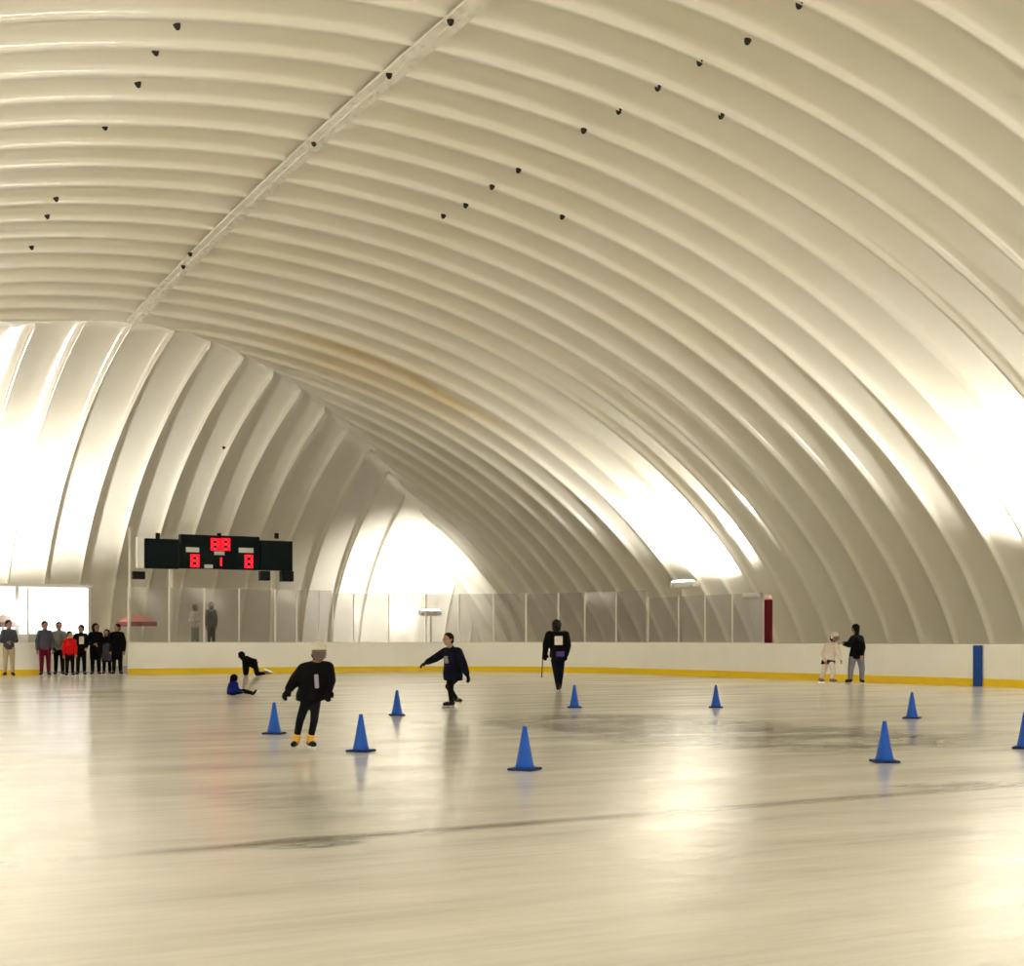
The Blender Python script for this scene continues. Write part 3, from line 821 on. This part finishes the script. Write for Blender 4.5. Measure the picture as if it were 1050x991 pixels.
    if features:
        for q in (-1, 1):
            bm = bmesh.new(); ball(bm, hd + sd * (q * .30 * hr) + fd * (.80 * hr) + up * (.10 * hr), (hr * .12, hr * .06, hr * .07), HR); obj('eye', bm, FACE_D, R_, True)
        bm = bmesh.new(); ball(bm, hd - up * (.52 * hr) + fd * (.74 * hr), (hr * .22, hr * .06, hr * .06), HR); obj('mouth', bm, LIPS, R_, True)
    P['puff'] = puff
    for fn in extras: fn(R_, P, b, fd, sd, up, shd, dp1, ax)
    return R_, P, k

def patch_on(name, at, w, h, m, toward, label=None):
    """a sewn-on panel of cloth lying on the jacket; toward = picture-space unit that it faces"""
    def fn(R_, P, b, fd, sd, up, shd, dp1, ax):
        ch, pv = P['chest'], P['pelvis']; c = pv.lerp(ch, at[1]) + shd * at[0]
        t = Vector(toward).normalized(); n = dp1 if dp1.dot(t) > 0 else -dp1
        bm = bmesh.new()
        sx = shd; sz = n.cross(sx).normalized()
        box(bm, (0, 0, 0), (w, h, .05), bev=.012)
        bmesh.ops.transform(bm, matrix=Matrix.Translation(c + n * (.105 * b + .012 + P['puff'])) @ Matrix((sx, sz, n)).transposed().to_4x4(), verts=bm.verts)
        o = obj(name, bm, m, R_)
        if label: o['label'] = label
    return fn

# 1. child in white helmet, skating towards the camera
person(311, 772, 'child skater in a white helmet, black jacket and yellow-tan skates facing the camera', dict(
    head=(326.3, 668.5, -.05), neck=(324.5, 680, -.02), chest=(322.5, 692, 0), pelvis=(318.5, 714, .02),
    sl=(335.5, 685.5, .0), sr=(311.5, 687, .0), el=(338, 698, .03), wl=(336.5, 707.5, -.04), er=(303, 697.5, .0), wr=(296.5, 706.5, -.05),
    hl=(323.5, 719, .02), hr=(314, 719, .02), kl=(322, 739, -.07), kr=(307.5, 739, -.05), fl=(318, 759.5, .03), fr=(303.8, 759.5, .03)),
    face=(.12, -1), jacket=C_BLACK, trousers=C_CHAR, boots=BOOT_K, cuff=BOOT_Y, head='helmet', build=.80, puff=.030, leg=.80, gloves=C_BLACK, vox=.010, hr=.098,
    toes=((.45, -1), (-.25, -1)), jacket_len=.05,
    extras=(patch_on('scarf', (.03, .74), .045, .15, C_LILAC, (0, -1, 0), 'pale lilac scarf hanging down the chest'),))
# 2. child reaching an arm to the left, other leg bent
person(461, 726, 'child skater in dark jacket stretching one arm out to the left', dict(
    head=(459.5, 656, -.05), neck=(462.5, 665, 0), chest=(464, 673, 0), pelvis=(464.5, 692, .05),
    sl=(469.5, 668.5, -.10), sr=(457, 668.5, .10), el=(475, 681, -.06), wl=(478.5, 691, -.10), er=(446.5, 675.2, .16), wr=(438, 679.3, .16),
    hl=(467.5, 695, .06), hr=(461.5, 695, .04), kl=(459.5, 704, .0), kr=(462, 708, -.12), fl=(467.0, 716.5, .28), fr=(463, 719.5, -.02)),
    face=(-.75, -.65), jacket=C_NAVY, trousers=C_BLACK, boots=BOOT_K, head='hair', build=.98, puff=.026, leg=.85, gloves=C_BLACK, vox=.011, hr=.112,
    toes=((.5, .2, -.1), (-1, -.35)), jacket_len=.10,
    extras=(patch_on('scarf', (-.02, .86), .08, .13, C_GREY, (-.6, -.8, 0), 'grey-green patch on the chest'),))
# 3. skater seen from behind
R3, P3, k3 = person(571.5, 708.5, 'skater in black seen from behind with a white square on the back', dict(
    head=(570.8, 641.5, .0), neck=(571, 648.5, .03), chest=(571.5, 656, .02), pelvis=(572, 674, .0),
    sl=(563, 651, .0), sr=(580, 651, .0), el=(559.8, 661, .02), wl=(559.2, 670, .0), er=(582.2, 662, .0), wr=(580.6, 671.5, -.05),
    hl=(568.5, 677, .0), hr=(575.5, 677, .0), kl=(569.8, 689.5, .02), kr=(575.3, 689.5, .05), fl=(572.0, 704.2, -.05), fr=(574.0, 703, .20)),
    face=(.1, 1), jacket=C_BLACK, trousers=C_NAVY, boots=BOOT_K, head='hood', headmat=HELM_K, build=1.10, puff=.03, leg=.9, gloves=C_BLACK, vox=.013, hr=.125,
    toes=((.1, 1), (.2, 1)), jacket_len=.02, features=False,
    extras=(patch_on('back_number', (-.03, .92), .19, .21, C_WHITE, (0, -1, 0), 'white square patch on the back'),
            patch_on('waist_band', (-.06, .16), .20, .12, C_PURPLE, (0, -1, 0), 'purple band at the waist')))
bm = bmesh.new()
a_ = P3['wl'] + Vector((-.055, -.02, -.08)); limb(bm, [a_ + Vector((.01, 0, .25)), a_ + Vector((-.01, .02, 0)), a_ + Vector((-.03, .10, -.50))], (.013, .013, .013), 8)
st = obj('stick', bm, BOOT_K); st.location = R3.location; st.rotation_euler = R3.rotation_euler
tag(st, 'thin dark stick held by the skater seen from behind', 'stick')
# 4. child all in white by the right boards
person(850, 701.5, 'child in white jersey and white helmet with black shorts band by the right boards', dict(
    head=(855, 652, -.05), neck=(854, 658, 0), chest=(852.5, 664, 0), pelvis=(849.5, 677, .02),
    sl=(857, 661, -.12), sr=(848.5, 661, .12), el=(859.3, 668, -.2), wl=(861.2, 674, -.26), er=(845, 669, .12), wr=(846.5, 676, -.12),
    hl=(852, 679, -.09), hr=(847, 679, .07), kl=(854.5, 687, -.14), kr=(844.8, 687.5, .05), fl=(852.8, 694.6, -.10), fr=(841.8, 694.6, .10)),
    face=(.75, -.5), jacket=C_WHITE, trousers=C_WHITE, boots=BOOT_B, head='helmet', build=1.02, vox=.013, hr=.125, puff=.03, dy=1.6, toes=((.9, -.5), (.6, -.7)), jacket_len=.02,
    extras=(lambda R_, P, b, fd, sd, up, shd, dp1, ax: (lambda bm: (loft(bm, [(P['pelvis'] - ax * .09, shd, .205, dp1, .17), (P['pelvis'] + ax * .03, shd, .205, dp1, .17)]), obj('belt', bm, C_BLACK, R_, True)))(bmesh.new()),))
# 5. adult in black jacket and jeans
person(878, 701.8, 'adult in black jacket and grey-blue jeans leaning over the right boards beside the white-clad child', dict(
    head=(877.2, 643, .0), neck=(878.2, 650, .05), chest=(879, 656, .05), pelvis=(878.5, 671, .05),
    sl=(882, 653, .12), sr=(875, 653, -.10), el=(884.3, 662, .0), wl=(883.5, 669.5, -.15), er=(871, 659.3, -.25), wr=(866, 658.4, -.35),
    hl=(882, 673, .08), hr=(874.5, 673, .0), kl=(883.8, 684, .0), kr=(872.8, 684, -.08), fl=(883.4, 694.6, .05), fr=(872, 694.6, .0)),
    face=(-.75, .6), jacket=C_BLACK, trousers=C_JEAN, boots=BOOT_K, head='long', build=1.22, vox=.014, hr=.125, puff=.025, dy=1.9, toes=((.3, -1), (-.6, -.8)), jacket_len=.08)
# 6. child on hands and knee, getting up
person(256, 694, 'child in black kneeling on hands and knees by the far boards', dict(
    head=(247.6, 672.5, .0), neck=(250.3, 675.8, 0), chest=(253, 678, 0), pelvis=(261, 681, .0),
    sl=(251.3, 678.5, -.15), sr=(251.8, 678.3, .15), el=(251.5, 685, -.17), wl=(251.3, 691, -.17), er=(253, 685, .17), wr=(253, 691, .17),
    hl=(261.5, 682, -.09), hr=(261.5, 682, .09), kl=(263, 691.4, -.11), kr=(264.5, 691.4, .12), fl=(271.8, 690.6, -.10), fr=(273, 690.6, .12)),
    face=(-1, .25), face_tilt=-.35, jacket=C_BLACK, trousers=C_BLACK, boots=BOOT_B, head='hood', build=.98, vox=.013, hr=.118, puff=.05, toes=((1, 0, -.4), (1, 0, -.4)), jacket_len=.04)
# 7. small child in blue sitting on the ice
person(246, 713, 'small child in a blue jacket sitting on the ice with legs stretched to the right', dict(
    head=(240.2, 696.3, -.02), neck=(239.5, 700, 0), chest=(239.3, 703, 0), pelvis=(239, 709.4, .0),
    sl=(241.6, 702, -.11), sr=(237.6, 702, .10), el=(242.8, 707, -.15), wl=(246.5, 708.6, -.14), er=(235.6, 707, .13), wr=(234.5, 711.2, .14),
    hl=(241, 710.0, -.06), hr=(241, 710.0, .06), kl=(250, 709.2, -.11), kr=(250.5, 708.8, .09), fl=(258.2, 711.0, -.13), fr=(258.8, 711.0, .10)),
    face=(.75, .35), face_tilt=-.3, jacket=C_BLUE, trousers=C_BLACK, boots=BOOT_K, head='hood', headmat=C_BLACK, build=.66, vox=.010, hr=.085, puff=.03, toes=((.5, -.25, .7), (.5, .1, .7)), jacket_len=.03)

# group by the open gate at the left
def stand(x, y_head, y_feet, d=0.0, lean=0.0, b=1.0, arms='down', w=1.0):
    H = y_feet - y_head; q = lambda dx, f_: (x + dx * H * w, y_feet - H * f_)
    j = dict(head=(*q(lean, .925), d - .03), neck=(*q(lean * .8, .845), d), chest=(*q(lean * .6, .75), d), pelvis=(*q(0, .53), d),
             sl=(*q(.088 + lean * .7, .795), d), sr=(*q(-.088 + lean * .7, .795), d), hl=(*q(.05, .50), d), hr=(*q(-.05, .50), d),
             kl=(*q(.06, .28), d - .03), kr=(*q(-.055, .28), d - .02), fl=(*q(.065, .068), d + .02), fr=(*q(-.06, .068), d + .02))
    if arms == 'down': j.update(el=(*q(.135, .63), d), wl=(*q(.13, .48), d - .06), er=(*q(-.135, .63), d), wr=(*q(-.13, .48), d - .06))
    elif arms == 'fold': j.update(el=(*q(.13, .63), d - .04), wl=(*q(.03, .62), d - .22), er=(*q(-.13, .63), d - .04), wr=(*q(-.03, .60), d - .24))
    else: j.update(el=(*q(.13, .63), d - .04), wl=(*q(.10, .55), d - .25), er=(*q(-.16, .66), d - .1), wr=(*q(-.24, .62), d - .25))
    return j
GRP = 'people around the open gate'
for x, yh, yf, lab, kw in (
    (9, 636, 692.5, 'person in tan trousers and slate jacket under the whitish parasol at the left edge', dict(jacket=C_SLATE, trousers=C_TAN, face=(.6, -.8), arms='fold', build=1.14, dep=50.0)),
    (46, 637, 692.5, 'person in maroon trousers and slate jacket by the left board end', dict(jacket=C_SLATE, trousers=C_MAROON, face=(.5, -.8), build=1.14, dep=50.2)),
    (60.5, 638, 692.5, 'person in grey jacket and black trousers beside the child in red', dict(jacket=C_GREY, trousers=C_BLACK, face=(.3, -1), arms='fold', build=1.12, dep=50.75)),
    (71.5, 647.5, 692.5, 'child in a bright red jacket by the open gate', dict(jacket=C_RED, trousers=C_BLACK, face=(.6, -.7), build=.96, dep=49.6)),
    (83, 641, 692.5, 'person in black jacket with white front right of the child in red', dict(jacket=C_BLACK, trousers=C_BLACK, face=(-.6, -.8), arms='reach', build=1.08, dep=50.3, extras=(patch_on('bib', (.02, .75), .16, .26, C_PALE, (0, -1, 0), 'pale front of the jacket'),))),
    (98, 640, 691, 'person in all black standing left in the dark gateway', dict(jacket=C_BLACK, trousers=C_BLACK, face=(.4, -.8), arms='fold', build=1.16, head='hood', jacket_len=.42, puff=.02, dep=50.5)),
    (109.5, 646, 691, 'shorter person in black carrying a grey bag in the dark gateway', dict(jacket=C_BLACK, trousers=C_BLACK, face=(-.2, -1), build=1.02, head='hood', jacket_len=.40, puff=.02, dep=51.25)),
    (120, 640, 691.5, 'person in all black leaning on the board end beside the pink parasol', dict(jacket=C_BLACK, trousers=C_BLACK, face=(-.7, -.6), build=1.16, jacket_len=.42, puff=.02, dep=50.7))):
    dep = kw.pop('dep'); arms = kw.pop('arms', 'down')
    u, s_ = on_v(x, dep); base = HZ + EYE * F / s_
    person(x, base, lab, stand(x, yh, base, arms=arms), depth=dep, group=GRP, vox=.014, hr=.115 * kw['build'] / 1.1 * 1.1, toes=((.3, -1), (-.3, -1)), **kw)
# grey shoulder bag held in front by the shorter person
u, s_ = on_v(110.5, 50.66)
bm = bmesh.new(); box(bm, (0, 0, .30), (.30, .12, .62), bev=.05)
r = empty('bag', (u, 50.74, .50), -TH / 2 + .1); tag(r, 'slim grey bag hanging in front of the shorter person in black', 'bag')
bm2 = bmesh.new(); limb(bm2, [Vector((-.11, 0, .60)), Vector((-.05, 0, .74)), Vector((.05, 0, .74)), Vector((.11, 0, .60))], (.012,) * 4, 8)
obj('bag_body', bm, C_SLATE, r, True); obj('handle', bm2, C_BLACK, r, True)
# people behind the far glass, on a low stand
ub_, s_ = on_v(208, 52.9)
r = tag(empty('bleacher', (ub_, 52.9, -.03)), 'low grey spectator step behind the boards below the scoreboard', 'bleacher')
bm = bmesh.new(); box(bm, (0, 0, .91), (2.0, 1.0, .08), bev=.01); obj('deck', bm, M_DARKSTEEL, r)
for x_ in (-.92, .92):
    for y_ in (-.42, .42):
        bm = bmesh.new(); box(bm, (x_, y_, .435), (.07, .07, .87)); obj('leg', bm, M_DARKSTEEL, r)
for x, yh, lab, kw in ((200, 620, 'person in a pale jacket behind the glass below the scoreboard', dict(jacket=C_PALE, trousers=C_GREY, arms='fold', head='hood', headmat=C_LILAC)),
                       (216.5, 617.5, 'tall person in black behind the glass below the scoreboard', dict(jacket=C_BLACK, trousers=C_BLACK, head='hood'))):
    dep = 52.9; u, s_ = on_v(x, dep); base = HZ + (EYE - .92) * F / s_; arms = kw.pop('arms', 'down')
    person(x, base, lab, stand(x, yh, base, arms=arms, w=.8), depth=dep, z0=.92, vox=.016, build=1.05, hr=.115, skates=False, face=(-.5, -.8), toes=((.3, -1), (-.3, -1)), **kw)


# ---------------------------------------------------------------- lights
def flood(u, v, z, aim, watts, size=115, blend=.35, col=(1, .958, .87)):
    l = D.lights.new('flood_lamp', 'SPOT'); l.energy = watts; l.spot_size = math.radians(size); l.spot_blend = blend
    l.shadow_soft_size = 0.25; l.color = col
    o = D.objects.new('flood_lamp', l); C.objects.link(o)
    o.location = (u, v, z)
    o.rotation_euler = Vector(aim).to_track_quat('-Z', 'Y').to_euler()
    return o
for v, e in ((44.8, 2200), (27.8, 2500), (10.8, 3200), (-6.2, 3200), (-23.2, 3200)):
    flood(32.0, v, 3.56, (.25, 0, .97), e, 155)
flood(29.3, 61.6, 2.84, (.12, .92, .28), 2500, 125, 1.0)
for v in (61.8, 44.8, 27.8, 10.8, -6.2, -23.2):
    flood(-6.3, v, 3.5, (-.2, 0, .98), 2800, 160)
for u in (2, 12, 23):
    flood(u, -28, 3.56, (0, .45, .89), 8500, 150)
for u in (9.6, -1):
    flood(u, 62, 3.56, (0, .25, .97), 3300, 155)
w = D.worlds.new('world'); S.world = w; w.use_nodes = True
w.node_tree.nodes['Background'].inputs[0].default_value = (.8, .85, 1, 1)
w.node_tree.nodes['Background'].inputs[1].default_value = 0.3
